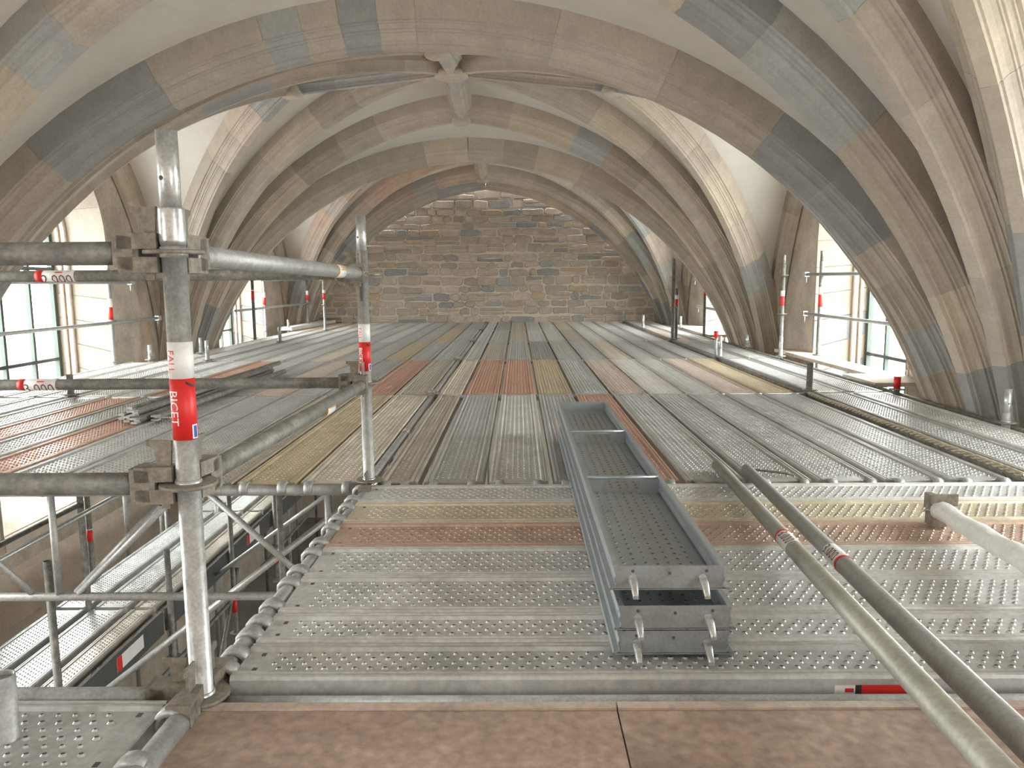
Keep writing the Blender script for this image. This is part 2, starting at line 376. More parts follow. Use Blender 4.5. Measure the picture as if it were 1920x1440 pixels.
for core, at, fixed, k, tmin, detail in ribs:
    rb = mk('vault_rib', core, 'joint', ceiling)
    if not detail: continue
    if fixed: br = [(a/90, c) for a, c in fixed]
    else:
        br = []; t = tmin
        while t < .995:
            br.append((t, stone_col())); t += random.uniform(.45, 1.05)/at.length
            if t > .93: t = 1
        br.append((1, None))
    for (t0, col), (t1, _) in zip(br[:-1], br[1:]):
        if t1 < .1: continue
        g = .0016/at.length; m_ = MB(); ns = max(2, int((t1-t0)*at.length/.22)); kk = random.uniform(.95, 1.05)
        m_.rings([section(at, t0+g+(t1-t0-2*g)*i/ns, k) for i in range(ns+1)], closed=True, sm=False)
        mk('voussoir', m_, 'stone', rb, color=tuple(c*kk for c in col))
for p, r_ in piers['keys']:
    m_ = MB().lathe(p, [(r_*.25, -.035), (r_*.8, -.04), (r_, -.02), (r_*1.02, .03), (r_*.9, .05), (r_*.95, .28)], 20)
    mk('keystone', m_, 'stone', ceiling, color=(.44, .39, .32))

# ---- end wall of rubble, and the wall behind the camera
YW = 19.12
wb = tag(mk('wall_back', MB().box((WL-.3, YW+.02, -5), (WR+.3, YW+.4, 4.4)), 'mortar'), 'coursed rubble end wall of beige stones in pale mortar under the last arch', kind='structure')
tag(mk('wall_front', MB().box((WL-.3, -6.6, -5), (WR+.3, -6.3, 4.4)), 'wallface'), 'plain wall behind the camera closing the nave', kind='structure')
z = -.02; stones = []
RUB = [(.37, .31, .25), (.34, .285, .23), (.395, .335, .27), (.31, .265, .22), (.26, .25, .23), (.24, .237, .228), (.37, .28, .19)]
while z < 3.25:
    h = random.uniform(.10, .21); x = -5.2 + random.uniform(0, .3); ph = random.uniform(0, 6)
    while x < 3.7:
        wd = random.uniform(.16, .58); q = random.random(); dz = .018*math.sin(x*1.3+ph)
        cand = [(x, x+wd, z+dz, z+h+dz)]
        if q < .35 and h > .15:
            f_ = random.uniform(.4, .6); wd = random.uniform(.35, .7); mid = z+h*f_+dz
            if random.random() < .5: cand = [(x, x+wd, z+dz, mid-.012), (x, x+wd*.48, mid+.012, z+h+dz), (x+wd*.53, x+wd, mid+.012, z+h+dz)]
            else: cand = [(x, x+wd, z+dz, mid-.012), (x, x+wd, mid+.012, z+h+dz)]
        for c_ in cand:
            if math.hypot((c_[0]+c_[1])/2-AX, c_[2]-ZS) < 5.05: stones.append(c_)
        x += wd + random.uniform(.026, .045)
    z += h + random.uniform(.024, .038)
stones.sort(key=lambda s: -(s[1]-s[0])*(s[3]-s[2]))
rest = MB()
def rubble(m_, s):
    x0, x1, z0, z1 = s; j = lambda a: random.uniform(-a, a); e = min(.03, (z1-z0)*.2); pr = random.uniform(.012, .035)
    q = min(.022, (z1-z0)*.16); poly = [(x0+e*1.4+j(.02), z0+j(q)), ((x0+x1)/2+j(.08), z0+j(q)), (x1-e*1.4+j(.02), z0+j(q)), (x1+j(.014), z0+e+j(q)), (x1+j(.014), z1-e+j(q)), (x1-e*1.4+j(.03), z1+j(q)), ((x0+x1)/2+j(.08), z1+j(q)), (x0+e*1.4+j(.03), z1+j(q)), (x0+j(.014), z1-e+j(q)), (x0+j(.014), z0+e+j(q))]
    cx, cz = (x0+x1)/2, (z0+z1)/2
    back = [(x, YW+.03, z_) for x, z_ in poly]; mid = [(x, YW+.02-pr*.6, z_) for x, z_ in poly]; fr = [(cx+(x-cx)*(1-.018/(x1-x0)), YW+.02-pr, cz+(z_-cz)*(1-.02/(z1-z0))) for x, z_ in poly]
    m_.rings([back, mid, fr], closed=True, caps=True, sm=False)
for i, s in enumerate(stones):
    c = random.choices(RUB, [28, 22, 22, 14, 8, 5, 3])[0]; kk = random.uniform(.9, 1.1); c = tuple(v*kk for v in c)
    if i < 300: m_ = MB(); rubble(m_, s); mk('stone', m_, 'rubble', wb, color=c)
    else: rubble(rest, s)
tag(mk('small_stones', rest, 'rubble', wb, color=(.37, .30, .22)), kind='stuff')
m_ = MB()       # string course under the left windows
prof = [(WL-.05, -2.0), (WL+.08, -2.12), (WL+.24, -2.5), (WL+.25, -2.6), (WL+.12, -2.7), (WL-.05, -2.8)]
m_.rings([[(x, y, z) for x, z in prof] for y in (-6.2, 19.0)], closed=True, sm=False)
tag(mk('trim_1', m_, 'sill'), 'sloping stone string course along the left wall below the deck', kind='structure')

# ================================================================== THE SCAFFOLD
XA, XB, XC, XD = -.78, 2.593, -4.03, 3.372
J = [3.748 + 3.07*k for k in range(5)] + [19.04]
TR = .0272
K = 1.12
# ---- steel planks: one mesh per size, shared by all copies
def plank_mesh(name, L, W, rows, nub=True):
    m_ = MB(); t = .0032
    o = [(.014, -.068), (.014, -.071), (0, -.072), (0, -.010), (.004, -.002), (.009, 0), (.014, 0), (.017, -.004), (.021, -.004), (.024, 0), (.033, 0), (.040, -.009)]
    o = o + [(W-x, z) for x, z in o[::-1]]
    inn = [(W-.014, -.066), (W-t, -.066), (W-t, -.012), (W-.010, -.0075), (W-.031, -.0075), (W-.038, -.009-t)]
    inn = inn + [(W-x, z) for x, z in inn[::-1]]
    loop = o + inn
    m_.rings([[(x, y, z) for x, z in loop] for y in (0, L)], closed=True, caps=True, sm=False)
    for y in (.004, L-.008): m_.box((.004, y, -.066), (W-.004, y+.004, -.008))
    if nub:
        xs = [.058 + (W-.116)*i/(rows-1) for i in range(rows)]; py = .040
        for i, x in enumerate(xs):
            y = .09 + (py/2 if i % 2 else 0)
            while y < L-.09:
                big = 1.0 if i % 2 else .75
                ring = lambda r, z: [(x+r*big*math.cos(math.pi*k/3), y+r*big*1.2*math.sin(math.pi*k/3), z) for k in range(6)]
                m_.rings([ring(.0088, -.0092), ring(.0050, -.0042)], caps=False, closed=True, sm=True)
                m_.add(ring(.0050, -.0046), [tuple(range(6))], 1)
                y += py
        for x in (.056, W-.056):
            for y in (.045, L-.045): m_.box((x-.009, y-.006, -.0092), (x+.009, y+.006, -.0085), 1)
    return m_.mesh(name, [M['plank'], M['hole']])
LEN = 3.005
PW, PN = .300, .200
meshW = plank_mesh('scaffold_plank', LEN, PW, 7); meshN = plank_mesh('narrow_plank', LEN, PN, 4)
LENT = 3.31
meshTW = plank_mesh('cross_plank', LENT, .293, 7); meshTN = plank_mesh('narrow_cross_plank', LENT, .193, 4)
def hook_mesh():
    m_ = MB(); rings = []
    for i in range(9):
        a = R(-15 + i*27); c, s = math.cos(a), math.sin(a); ro = .043 if i < 7 else .038
        rings.append([(-.023, -.034+.028*c, -.029+.028*s), (.023, -.034+.028*c, -.029+.028*s), (.019, -.034+ro*c, -.029+ro*s), (-.019, -.034+ro*c, -.029+ro*s)])
    m_.rings(rings, closed=True, caps=True, sm=True); m_.box((-.015, -.002, -.055), (.015, .006, -.015))
    return m_.mesh('hook', [M['galv']])
hookM = hook_mesh()
GRY, LGR, MGR, DGR, ORG, CRM, YEL, PNK, BRG, WHT = (.50, .505, .49), (.62, .62, .60), (.43, .43, .42), (.36, .36, .35), (.58, .345, .25), (.66, .60, .50), (.58, .485, .33), (.62, .52, .455), (.48, .435, .375), (.70, .68, .64)
NAMES = {GRY: 'grey', LGR: 'pale grey', MGR: 'mid grey', DGR: 'dark grey', ORG: 'orange stained', CRM: 'cream stained', YEL: 'yellow stained', PNK: 'pinkish', BRG: 'brownish grey', WHT: 'whitish'}
def plank(mesh, loc, rotz, col, label, group, W, L, hooks=()):
    kk = random.uniform(.83, .95)
    o = link('scaffold_plank', mesh, None, loc, tuple(c*kk for c in col)); o.rotation_euler.z = rotz
    tag(o, label, 'plank', group)
    for end in hooks:
        for x in (.055, W-.055):
            h = bpy.data.objects.new('hook', hookM); C.objects.link(h); h.parent = o
            if end == 0: h.location = (x, 0, 0)
            else: h.location = (x, L, 0); h.rotation_euler.z = math.pi
    return o
ROWN = ['nearest', 'second', 'middle', 'fourth', 'farthest']
# colours as seen, per lengthwise row: right of the central rail, and left of it
RIGHT = [[BRG, GRY, LGR, MGR, ORG, GRY, GRY, GRY, GRY, GRY],
         [CRM, ORG, ORG, YEL, GRY, PNK, WHT, LGR, PNK, YEL],
         [LGR, BRG, GRY, DGR, GRY, GRY, CRM, GRY, MGR, GRY],
         [LGR, GRY, BRG, LGR, LGR, BRG, LGR, LGR, GRY, LGR],
         [LGR, MGR, BRG, GRY, LGR, CRM, LGR, LGR, LGR, LGR]]
LEFT = [[CRM, YEL, BRG, GRY, GRY, GRY, ORG, GRY, ORG, LGR],
        [BRG, ORG, MGR, GRY, PNK, GRY, GRY, ORG, LGR, LGR],
        [GRY, GRY, YEL, GRY, GRY, CRM, GRY, LGR, GRY, GRY],
        [GRY, YEL, GRY, GRY, LGR, GRY, LGR, GRY, LGR, GRY],
        [MGR, BRG, GRY, GRY, LGR, LGR, GRY, LGR, WHT, WHT]]
G_DECK = 'lengthwise steel planks of the scaffold deck'
for r in range(5):
    y = J[r] + .034; hk = (0,) if r == 0 else ()
    x = XA + .062
    for i, c in enumerate(RIGHT[r]):
        W = PN if i == 0 else PW
        plank(meshN if i == 0 else meshW, (x, y, 0), 0, c, '%s%s lengthwise plank, %s to the right of the central rail, %s row' % ('narrow ' if i == 0 else '', NAMES[c], ORD[i], ROWN[r]), G_DECK, W, LEN, hk)
        x += W + (.031 if i else .035)
    x = XA - .030
    for i, c in enumerate(LEFT[r]):
        x -= PW
        plank(meshW, (x, y, 0), 0, c, '%s lengthwise plank, %s to the left of the central rail, %s row' % (NAMES[c], ORD[i], ROWN[r]), G_DECK, PW, LEN, hk)
        x -= .022
    for i in range(2):
        c = [GRY, LGR][(i+r) % 2]
        if (r, i) == (3, 0): c = PNK
        plank(meshW, (XB + .045 + i*(PW+.035), y, 0), 0, c, '%s lengthwise plank, %s beyond the right-hand rail, %s row' % (NAMES[c], ORD[i], ROWN[r]), 'planks beyond the right-hand rail', PW, LEN, hk)
    for i in range(3 if r == 1 else 2):
        c = [LGR, WHT, LGR][i] if r != 4 else CRM
        plank(meshW, (XC - .045 - PW - i*(PW+.02), y, 0), 0, c, '%s lengthwise plank, %s beyond the left-hand rail, %s row' % (NAMES[c], ORD[i], ROWN[r]), 'planks beyond the left-hand rail', PW, LEN, hk)
# crosswise planks in front: x runs right from the central rail
rows = [(3.43, .293, meshTW, LGR), (3.13, .293, meshTW, YEL), (2.83, .293, meshTW, ORG), (2.535, .293, meshTW, LGR), (2.245, .293, meshTW, LGR), (2.045, .193, meshTN, LGR), (1.847, .193, meshTN, GRY)]
for i, (y0, W, me, c) in enumerate(rows):
    nm = ['pale grey crosswise plank with an orange smear, touching the lengthwise planks', 'yellow stained crosswise plank, second from the lengthwise planks', 'rust red crosswise plank beside the yellow stained one',
          'pale grey crosswise plank next to the rust red one', 'pale grey crosswise plank, fifth from the lengthwise planks', 'narrow pale grey crosswise plank, second from the front edge', 'narrow dirty grey crosswise plank at the front edge'][i]
    if c is ORG: c = (.58, .42, .33)
    if c is YEL: c = (.64, .57, .43)
    # local y -> world +x : rotate -90 deg, local x -> world -y
    plank(me, (XA + .034, y0 + W, 0), -math.pi/2, c, nm, 'crosswise planks in front', W, LENT, (0, 1))

# ---- red-brown plywood deck in front of the camera
for i, x in enumerate((-.80, .236, 1.272)):
    e = empty('plywood_panel', (x, .3, -.07), ['red-brown plywood deck panel at the bottom edge, left of the seam', 'red-brown plywood deck panel at the bottom edge, right of the seam', 'red-brown plywood deck panel under the two loose tubes at the right edge'][i], 'panel', 'plywood deck panels')
    mk('board', MB().box((x, .3, -.052), (x+1.032, 1.742, -.032)), 'ply', e)
    mk('edge_strip', MB().box((x, 1.744, -.07), (x+1.032, 1.772, -.026)), 'plyedge', e)
    for k in (0, 1):
        h = MB(); yy = .55 + k*.9
        h.box((x+.002, yy, -.11), (x+.04, yy+.05, -.052)); mk('bracket', h, 'cast', e)
# one crosswise plank left of the rail, at the bottom left corner
for i in range(2):
    plank(meshW, (XA - .075 - LEN, 1.745 - i*.33, 0), -math.pi/2, [GRY, MGR][i], ['grey crosswise plank in the bottom left corner, left of the rail tube', 'mid grey crosswise plank behind the one in the bottom left corner'][i], 'planks left of the rail in front', PW, LEN, (1,))

# ---- tubes, ledgers, standards
def ledger(p, q, label, m='galv', cat='ledger tube', heads='', r=TR, group=None, name='ledger'):
    p, q = Vector(p), Vector(q); e = empty(name, p, label, cat, group); d = (q-p).normalized()
    a, b = p, q
    if '0' in heads: a = p + d*.07
    if '1' in heads: b = q - d*.07
    mk('tube', MB().tube(a, b, r, 18, hollow=0 if heads else .01), m, e)
    s_ = Vector((-d.y, d.x, 0)).normalized() if abs(d.z) < .9 else Vector((1, 0, 0))
    for h, c, dd in (('0', p, d), ('1', q, -d)):
        if h not in heads: continue
        k = MB(); dd = dd*K; s_ = s_.normalized()*K; up = Vector((0, 0, K))
        for z0, z1 in ((.008, .040), (-.040, -.008)):      # upper and lower lip of the slotted head
            k.prism([c+dd*.028+s_*.017+up*z0, c+dd*.028-s_*.017+up*z0, c+dd*.075-s_*.024+up*z0, c+dd*.105-s_*.0255+up*z0, c+dd*.105+s_*.0255+up*z0, c+dd*.075+s_*.024+up*z0], up*(z1-z0))
        k.prism([c+dd*.075+s_*.024-up*.036, c+dd*.075-s_*.024-up*.036, c+dd*.115-s_*.026-up*.030, c+dd*.115+s_*.026-up*.030], up*.068)
        mk('head', k, 'cast', e)
        k = MB(); c0 = c+dd*.048
        k.prism([c0-s_*.003+dd*.012-up*.055, c0-s_*.003-dd*.006-up*.055, c0-s_*.003-dd*.018+up*.095, c0-s_*.003+dd*.036+up*.095, c0-s_*.003+dd*.036+up*.083, c0-s_*.003+dd*.020+up*.078], s_*.006)
        mk('wedge', k, 'cast', e)
    return e
def label_band(e, p, d, l, ring, txt, tcol, face, r=TR, ring_end=0, ringw=.022, extra=True):
    d = Vector(d).normalized(); p = Vector(p); m_ = MB(); sleeve(p, d, l, r+.0008, m_); b = mk('sticker', m_, 'white', e)
    m_ = MB(); sleeve(p + d*(l/2-ringw/2)*(1 if ring_end else -1), d, ringw, r+.0014, m_); mk('colour_ring', m_, ring, b)
    m_ = MB(); wrap_text(m_, txt, l*.36, p + d*(-.012 if ring_end else .012), d, face, r+.0012, flip=-1); mk('lettering', m_, tcol, b)
    if extra:
        f2 = Vector(face); f2 = (f2 - d*f2.dot(d)).normalized(); u2 = d.cross(f2); a0 = -1.15; m_ = MB()
        pts = []
        for i in range(4):
            for k in range(2): a = a0 - .12 - .12*i/3*2; pts.append(p + d*(.004 + k*.035) + (f2*math.cos(a) + u2*math.sin(a))*(r+.0014))
        m_.add(pts, [(2*i, 2*i+1, 2*i+3, 2*i+2) for i in range(3)]); mk('red_mark', m_, 'red', b)
def band_on(e, x, y, z0, z1, z2, detail=False, r=TR, only_red=False):
    m_ = MB().tube((x, y, z1), (x, y, z2), r+.0012, 20); s = mk('sticker', m_, 'white', e)
    m_ = MB().tube((x, y, z0), (x, y, z1), r+.0012, 20); mk('red_field', m_, 'red', s)
    if detail:
        dv = Vector((-x, -y, 0)).normalized(); rv = Vector((-dv.y, dv.x, 0)); rv = rv if rv.x > 0 else -rv
        face = dv*math.cos(R(50)) - rv*math.sin(R(50)); L1 = (z2-z1); L0 = (z1-z0)
        m_ = MB(); wrap_text(m_, 'FALL', L1*.30, (x, y, (z1+z2)/2-.002), (0, 0, -1), face, r+.0018, flip=-1); mk('lettering', m_, 'red', s)
        for v in m_.v: pass
        m_ = MB(); wrap_text(m_, 'BICET', L0*.22, (x, y, (z0+z1)/2+.004), (0, 0, -1), face, r+.0018, flip=-1); mk('lettering', m_, 'white', s)
        f2 = dv*math.cos(R(50)) + rv*math.sin(R(50)); sd = Vector((-f2.y, f2.x, 0))
        for hw, h0, h1, rr, mm in ((.30, z0+.002, z0+.036, .0019, 'white'), (.18, z0+.005, z0+.033, .0024, 'blue')):
            m_ = MB(); pts = []
            for i in range(5):
                a = -hw + 2*hw*i/4
                for z in (h0, h1): pts.append(Vector((x, y, z)) + (f2*math.cos(a) + sd*math.sin(a))*(r+rr))
            m_.add(pts, [(2*i, 2*i+2, 2*i+3, 2*i+1) for i in range(4)]); mk('flag_mark', m_, mm, s)
        m_ = MB(); pts = []
        for i in range(5):
            a = -.1 + .7*i/4
            for k in (0, 1): pts.append(Vector((x, y, z1-.012-.006*i/4*1.5+.006*k)) + ((dv*math.cos(R(20)) + rv*math.sin(R(20)))*math.cos(a) + rv*math.sin(a))*(r+.0022))
        m_.add(pts, [(2*i, 2*i+2, 2*i+3, 2*i+1) for i in range(4)]); mk('pen_mark', m_, 'black', s)
def standard(x, y, top, label, m='galv', spig=None, ros=(), bands=(), zb=-5.0, detail=False, r=TR, group=None, cap=None):
    e = empty('standard', (x, y, zb), label, 'scaffold post', group)
    st = top - spig if spig else top
    mk('tube', MB().tube((x, y, zb), (x, y, st), r, 20, hollow=.006), m, e)
    if spig:
        mk('spigot', MB().tube((x, y, st-.02), (x, y, top), r*.88, 18, hollow=.02), m, e)
        dv = Vector((-x, -y, 0)).normalized(); rv = Vector((dv.y, -dv.x, 0))
        a = dv*.7 + rv*(.7 if x < 0 else -.3); a.normalize(); c = Vector((x, y, st+spig*.38)); 
        mk('pin_hole', MB().tube(c, c + a*(r*.88+.0008), .0055, 10), 'hole', e)
    for z in ros:
        k = MB().lathe((x, y, z), [(r, -.004), (.065, -.0048), (.067, -.003), (.067, .003), (.065, .0048), (r, .004)], 24)
        rs = mk('rosette', k, 'cast', e)
        k = MB().lathe((x, y, z), [(r+.0035, -.012), (r+.004, 0), (r+.0035, .012)], 20); mk('weld_collar', k, m, rs)
    for bnd in bands: band_on(e, x, y, *bnd, detail=detail, r=r)
    if cap: mk('end_cap', MB().tube((x, y, st-.1), (x, y, st+.004), r+.002, 18), cap, e)
    return e
P1 = (-.797, 1.80); P2 = (-.752, 3.748)
e = standard(*P1, 1.344, 'tall galvanised post in front with a red and white sticker, nearest the camera', 'bright', .172, (1.072, .522, -.02), [(.633, .779, .865)], detail=True)
mk('swaged_end', MB().lathe((*P1, 0), [(.0282, 1.088), (.0300, 1.10), (.0297, 1.168), (.0285, 1.173)], 20), 'bright', e)
e = standard(*P2, 1.314, 'tall galvanised post with a red and white sticker at the corner of the hole', 'bright', .163, (1.04, .51, .02), [(.569, .711, .799)], detail=True)
mk('grip_pin', MB().tube((P2[0]+.02, P2[1]-.01, 1.035), (P2[0]+.085, P2[1]-.02, 1.036), .004, 8), 'bright', e)
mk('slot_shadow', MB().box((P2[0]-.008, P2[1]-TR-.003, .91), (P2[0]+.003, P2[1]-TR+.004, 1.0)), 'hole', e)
# guard rails around the hole
def gl(p, q, lab, m, heads, **k): return ledger(p, q, lab, m, 'guard rail', heads, group='guard rails around the hole', **k)
e = gl((P1[0], P1[1], 1.07), (-4.05, 1.80, 1.078), 'upper guard rail running left from the nearest post', 'dirty', '0')
e = gl((P1[0], P1[1], .522), (-4.05, 1.80, .528), 'lower guard rail running left from the nearest post', 'dirty', '0')
e = gl((P1[0], P1[1], 1.07), (P2[0], P2[1], 1.04), 'upper guard rail between the two tall posts, with an orange edged sticker', 'galv', '01')
d_ = Vector((P2[0]-P1[0], P2[1]-P1[1], -.03)); label_band(e, Vector((*P1, 1.07)) + d_*.755, d_, .12, 'orange', '2.000', 'orange', (.5, -.2, .3), ring_end=0, ringw=.010)
e = gl((P1[0], P1[1], .522), (P2[0], P2[1], .51), 'lower guard rail between the two tall posts, paint-splashed with an orange edged sticker', 'dirty', '01')
label_band(e, Vector((*P1, .522)) + d_*.62, d_, .12, 'orange', '2.000', 'orange', (.5, -.2, .3), ring_end=0, ringw=.010)
for z, t in ((1.04, 'upper'), (.51, 'lower')):
    e = gl((P2[0], P2[1], z), (XC, J[0], z), '%s guard rail on the far side of the hole, with a red ringed sticker' % t, 'dirty', '01')
    label_band(e, (-2.235 if t == 'upper' else -2.37, J[0], z), (1, 0, 0), .19, 'red', '2.000' if t == 'upper' else '3.000', 'lettering', (0, -.75, -.65), ring_end=0, ringw=.035)
# lattice girder under the far edge of the hole
e = empty('lattice_girder', (XC, J[0], -.6), 'tubular lattice girder under the deck edge on the far side of the hole', 'girder')
yL = J[0]
mk('top_chord', MB().tube((XC, yL, -.032), (XA-.03, yL, -.032), TR, 18), 'galv', e)
mk('bottom_chord', MB().tube((XC+.05, yL, -.588), (XA-.05, yL, -.588), .021, 16), 'galv', e)
for x in (-3.75, -2.363, -.965): mk('upright', MB().tube((x, yL, -.588), (x, yL, -.04), .017, 12), 'galv', e)
for a, b in (((-1.56, -.05), (-1.02, -.57)), ((-1.72, -.05), (-2.26, -.57)), ((-3.02, -.05), (-2.50, -.57)), ((-3.2, -.05), (-3.7, -.57))):
    mk('diagonal', MB().tube((a[0], yL, a[1]), (b[0], yL, b[1]), .016, 12), 'galv', e)
# rails that carry the planks
NR = ['in the nearest row', 'in the second row', 'in the middle row', 'in the fourth row', 'in the farthest row']
for k in range(5):
    for X, nm, rr in ((XA, 'central', 1), (XB, 'right-hand', 1), (XC, 'left-hand', 1), (XD, 'outer right', 1)):
        e = ledger((X, J[k]+.03, -.03), (X, J[k+1]-.03, -.03), 'tube of the %s rail %s, between the planks' % (nm, NR[k]), 'dirty' if X != XA else 'galv', heads='', group='rail tubes between the planks')
        if X == XA and k == 0: label_band(e, (X, J[0]+1.42, -.03), (0, -1, 0), .10, 'red', '3.000', 'lettering', (.3, -.2, .9), ring_end=1, ringw=.012, extra=False)
for k in range(6):
    for a, b, nm in ((XC, XA, 'left of the central rail'), (XA, XB, 'right of the central rail'), (XB, XD, 'beyond the right-hand rail')):
        if k == 0 and a == XC: continue
        ledger((a+.03, J[k], -.036), (b-.03, J[k], -.036), 'cross tube under the plank ends %s, %s joint' % (nm, ['nearest', 'second', 'third', 'fourth', 'fifth', 'last'][k]), 'galv', group='cross tubes under the plank ends')
ledger((P1[0], P1[1], -.030), (P2[0], P2[1], -.032), 'rail tube along the hole, gripped by the plank hooks', 'galv', heads='01', group='rail tubes between the planks')
ledger((P1[0], P1[1], -.02), (P1[0]-.045, .3, -.03), 'rail tube at the bottom left, beside the plywood panel', 'galv', heads='0', group='rail tubes between the planks')
ledger((P1[0], P1[1], -.03), (XC, 1.80, -.03), 'cross tube along the near edge of the hole at deck level', 'galv', heads='0', group='cross tubes under the plank ends')
e = ledger((P1[0]+.03, 1.80, -.055), (XB, 1.80, -.055), 'cross tube along the front edge of the crosswise planks', 'galv', '0', group='cross tubes under the plank ends')
# sticker on the front plank's side
e = empty('product_sticker', (.86, 1.845, -.05), 'white, black and red sticker strip on the front plank edge', 'sticker')
for x0, x1, mm in ((.80, .852, 'white'), (.852, .868, 'black'), (.868, 1.0, 'red')): mk('field', MB().box((x0, 1.8445, -.052), (x1, 1.8465, -.026)), mm, e)
mk('print', MB().box((.826, 1.8435, -.044), (.848, 1.8446, -.034)), 'red', e)
# clamp lumps at the joints of the central rail
for k in range(1, 6):
    jy = J[k] - (.13 if k == 5 else 0)
    e = standard(XA, jy, .035, 'post end of the central rail, flush with the deck at the %s joint' % ['', 'second', 'third', 'fourth', 'fifth', 'last'][k], 'galv', None, (.012,), group='posts along the central rail')
    for s_ in (-1, 1): mk('clamp', MB().box((XA-.03, jy+s_*.055-.025, -.05), (XA+.03, jy+s_*.055+.025, .022)), 'cast', e)
# other posts and stubs: x, y, top, label, material, spigot, band
PO = [(XB, J[1], .26, 'dark short post stub on the right-hand rail, nearest the camera', 'dirty', None, ()),
      (XB, J[2], .28, 'bright short post stub on the right-hand rail with a red cap behind it', 'bright', .16, ()),
      (XB, J[3], 1.35, 'tall bare grey post on the right-hand rail', 'dirty', .15, ()),
      (XB, J[4], .28, 'bright short post stub far back on the right-hand rail', 'bright', .16, ()),
      (XB, J[5]-.12, .27, 'short post stub at the end wall on the right-hand rail', 'galv', .16, ()),
      (XD, J[1], .13, 'red capped post stub beside the right window ledge', 'dirty', None, ()),
      (XD, J[2], .27, 'bright short post stub in front of the dark post by the right window', 'bright', .16, ()),
      (3.328, 5.2, .25, 'bright post spigot with a pin hole at the foot of the near right pillar', 'bright', .16, ()),
      (3.349, 11.26, .20, 'bright post spigot at the foot of the far right pillar', 'bright', .14, ()),
      (XD, J[4], .25, 'bright short post stub near the far right window', 'bright', .16, ()),
      (3.29, 18.74, .24, 'short post stub in the far right corner', 'galv', .14, ()),
      (3.90, 10.01, 1.357, 'post with a red and white sticker standing in front of the right window', 'dirty', .13, [(.643, .80, .896)]),
      (3.52, 10.33, 1.317, 'dark post with a sticker standing left of the right window', 'dirty', .13, [(.65, .775, .848)]),
      (3.357, 13.93, .95, 'dark post with a red sticker in front of the far right window', 'dirty', None, [(.72, .90, .92)]),
      (2.68, 13.1, .86, 'thin dark post with a sticker right behind the tall bare post', 'dirty', None, [(.58, .68, .75)]),
      (XC, J[1], .20, 'dark short post stub on the left-hand rail, nearest the camera', 'dirty', None, ()),
      (XC, J[2], .27, 'bright short post stub right of the left pillar foot', 'bright', .16, ()),
      (XC, J[3], .27, 'short post stub on the left-hand rail at the fourth joint', 'galv', .16, ()),
      (XC, J[4], 1.12, 'tall bright post with a sticker on the left-hand rail', 'bright', None, [(.652, .78, .85)]),
      (XC, J[5]-.12, .24, 'short post stub at the end wall on the left-hand rail', 'galv', .14, ()),
      (-4.806, 9.955, .21, 'bright short post stub in front of the left pillar', 'bright', .14, ()),
      (-4.55, 10.95, .23, 'small post spigot against the left pillar', 'galv', .14, ()),
      (-4.787, 15.99, .24, 'bright short post stub by the far left window', 'bright', .14, ()),
      (-5.15, 9.71, 1.2, 'post with a red and white sticker in front of the left window', 'galv', None, [(.55, .711, .818)]),
      (-4.95, 11.05, 1.2, 'dark post half hidden behind the nearest tall post', 'dirty', None, [(.60, .75, .85)]),
      (-4.731, 13.76, 1.15, 'dark post in front of the far left window', 'dirty', None, [(.70, .86, .88)]),
      (-5.22, 15.87, 1.12, 'post with a sticker beside the far left window', 'galv', None, [(.549, .70, .81)]),
      (-4.78, 17.5, 1.10, 'dark post with a sticker in the far left corner', 'dirty', None, [(.611, .72, .818)])]
for x, y, top, lab, m, sp, bd in PO:
    standard(x, y, top, lab, m, sp, (.02,) if top < 1 else (.02, .54, 1.05), bd, group='posts of the rear scaffold', cap='red' if 'red capped' in lab else None)
o = empty('plastic_cap', (XB-.02, J[2]+.12, .28), 'small red plastic cap on a post behind the right-hand rail stub', 'cap')
mk('cap_body', MB().tube((XB-.03, J[2]+.09, .26), (XB-.03, J[2]+.09, .34), .03, 14), 'red', o); mk('rim', MB().tube((XB-.03, J[2]+.09, .255), (XB-.03, J[2]+.09, .268), .034, 14), 'red', o)
mk('peg', MB().tube((XB-.03, J[2]+.09, -.03), (XB-.03, J[2]+.09, .27), .018, 10), 'galv', o)
G2 = 'window guard rails'
def wr(p, q, lab, m='galv'):
    e = ledger(p, q, lab, m, 'guard rail', '', .021, G2, name='guard_rail')
    for c in (p,):
        c = Vector(c); mk('coupler', MB().box(c-Vector((.03, .02, .032)), c+Vector((.03, .06, .032))), 'bright', e)
        mk('wing_nut', MB().tube(c-up*.03, c-up*.11, .006, 8), 'bright', e)
wr((3.86, 10.42, 1.06), (3.90, 7.0, 1.05), 'upper guard rail across the right window')
wr((3.86, 10.42, .54), (3.90, 6.9, .52), 'lower guard rail across the right window')
wr((-5.12, 10.9, .517), (-5.08, 6.6, .52), 'lower guard rail across the left window')
wr((-5.12, 10.2, 1.02), (-5.08, 6.6, 1.03), 'upper guard rail across the left window')
wr((-4.78, 17.6, .534), (-5.0, 13.6, .514), 'lower guard rail across the far left window')
wr((-4.78, 17.6, 1.06), (-5.2, 15.6, 1.06), 'upper guard rail beside the far left window')
wr((3.40, 14.6, .50), (3.36, 12.9, .49), 'lower guard rail across the far right window')
wr((3.36, 14.75, 1.02), (3.36, 14.1, 1.02), 'short upper guard rail beside the far right window')
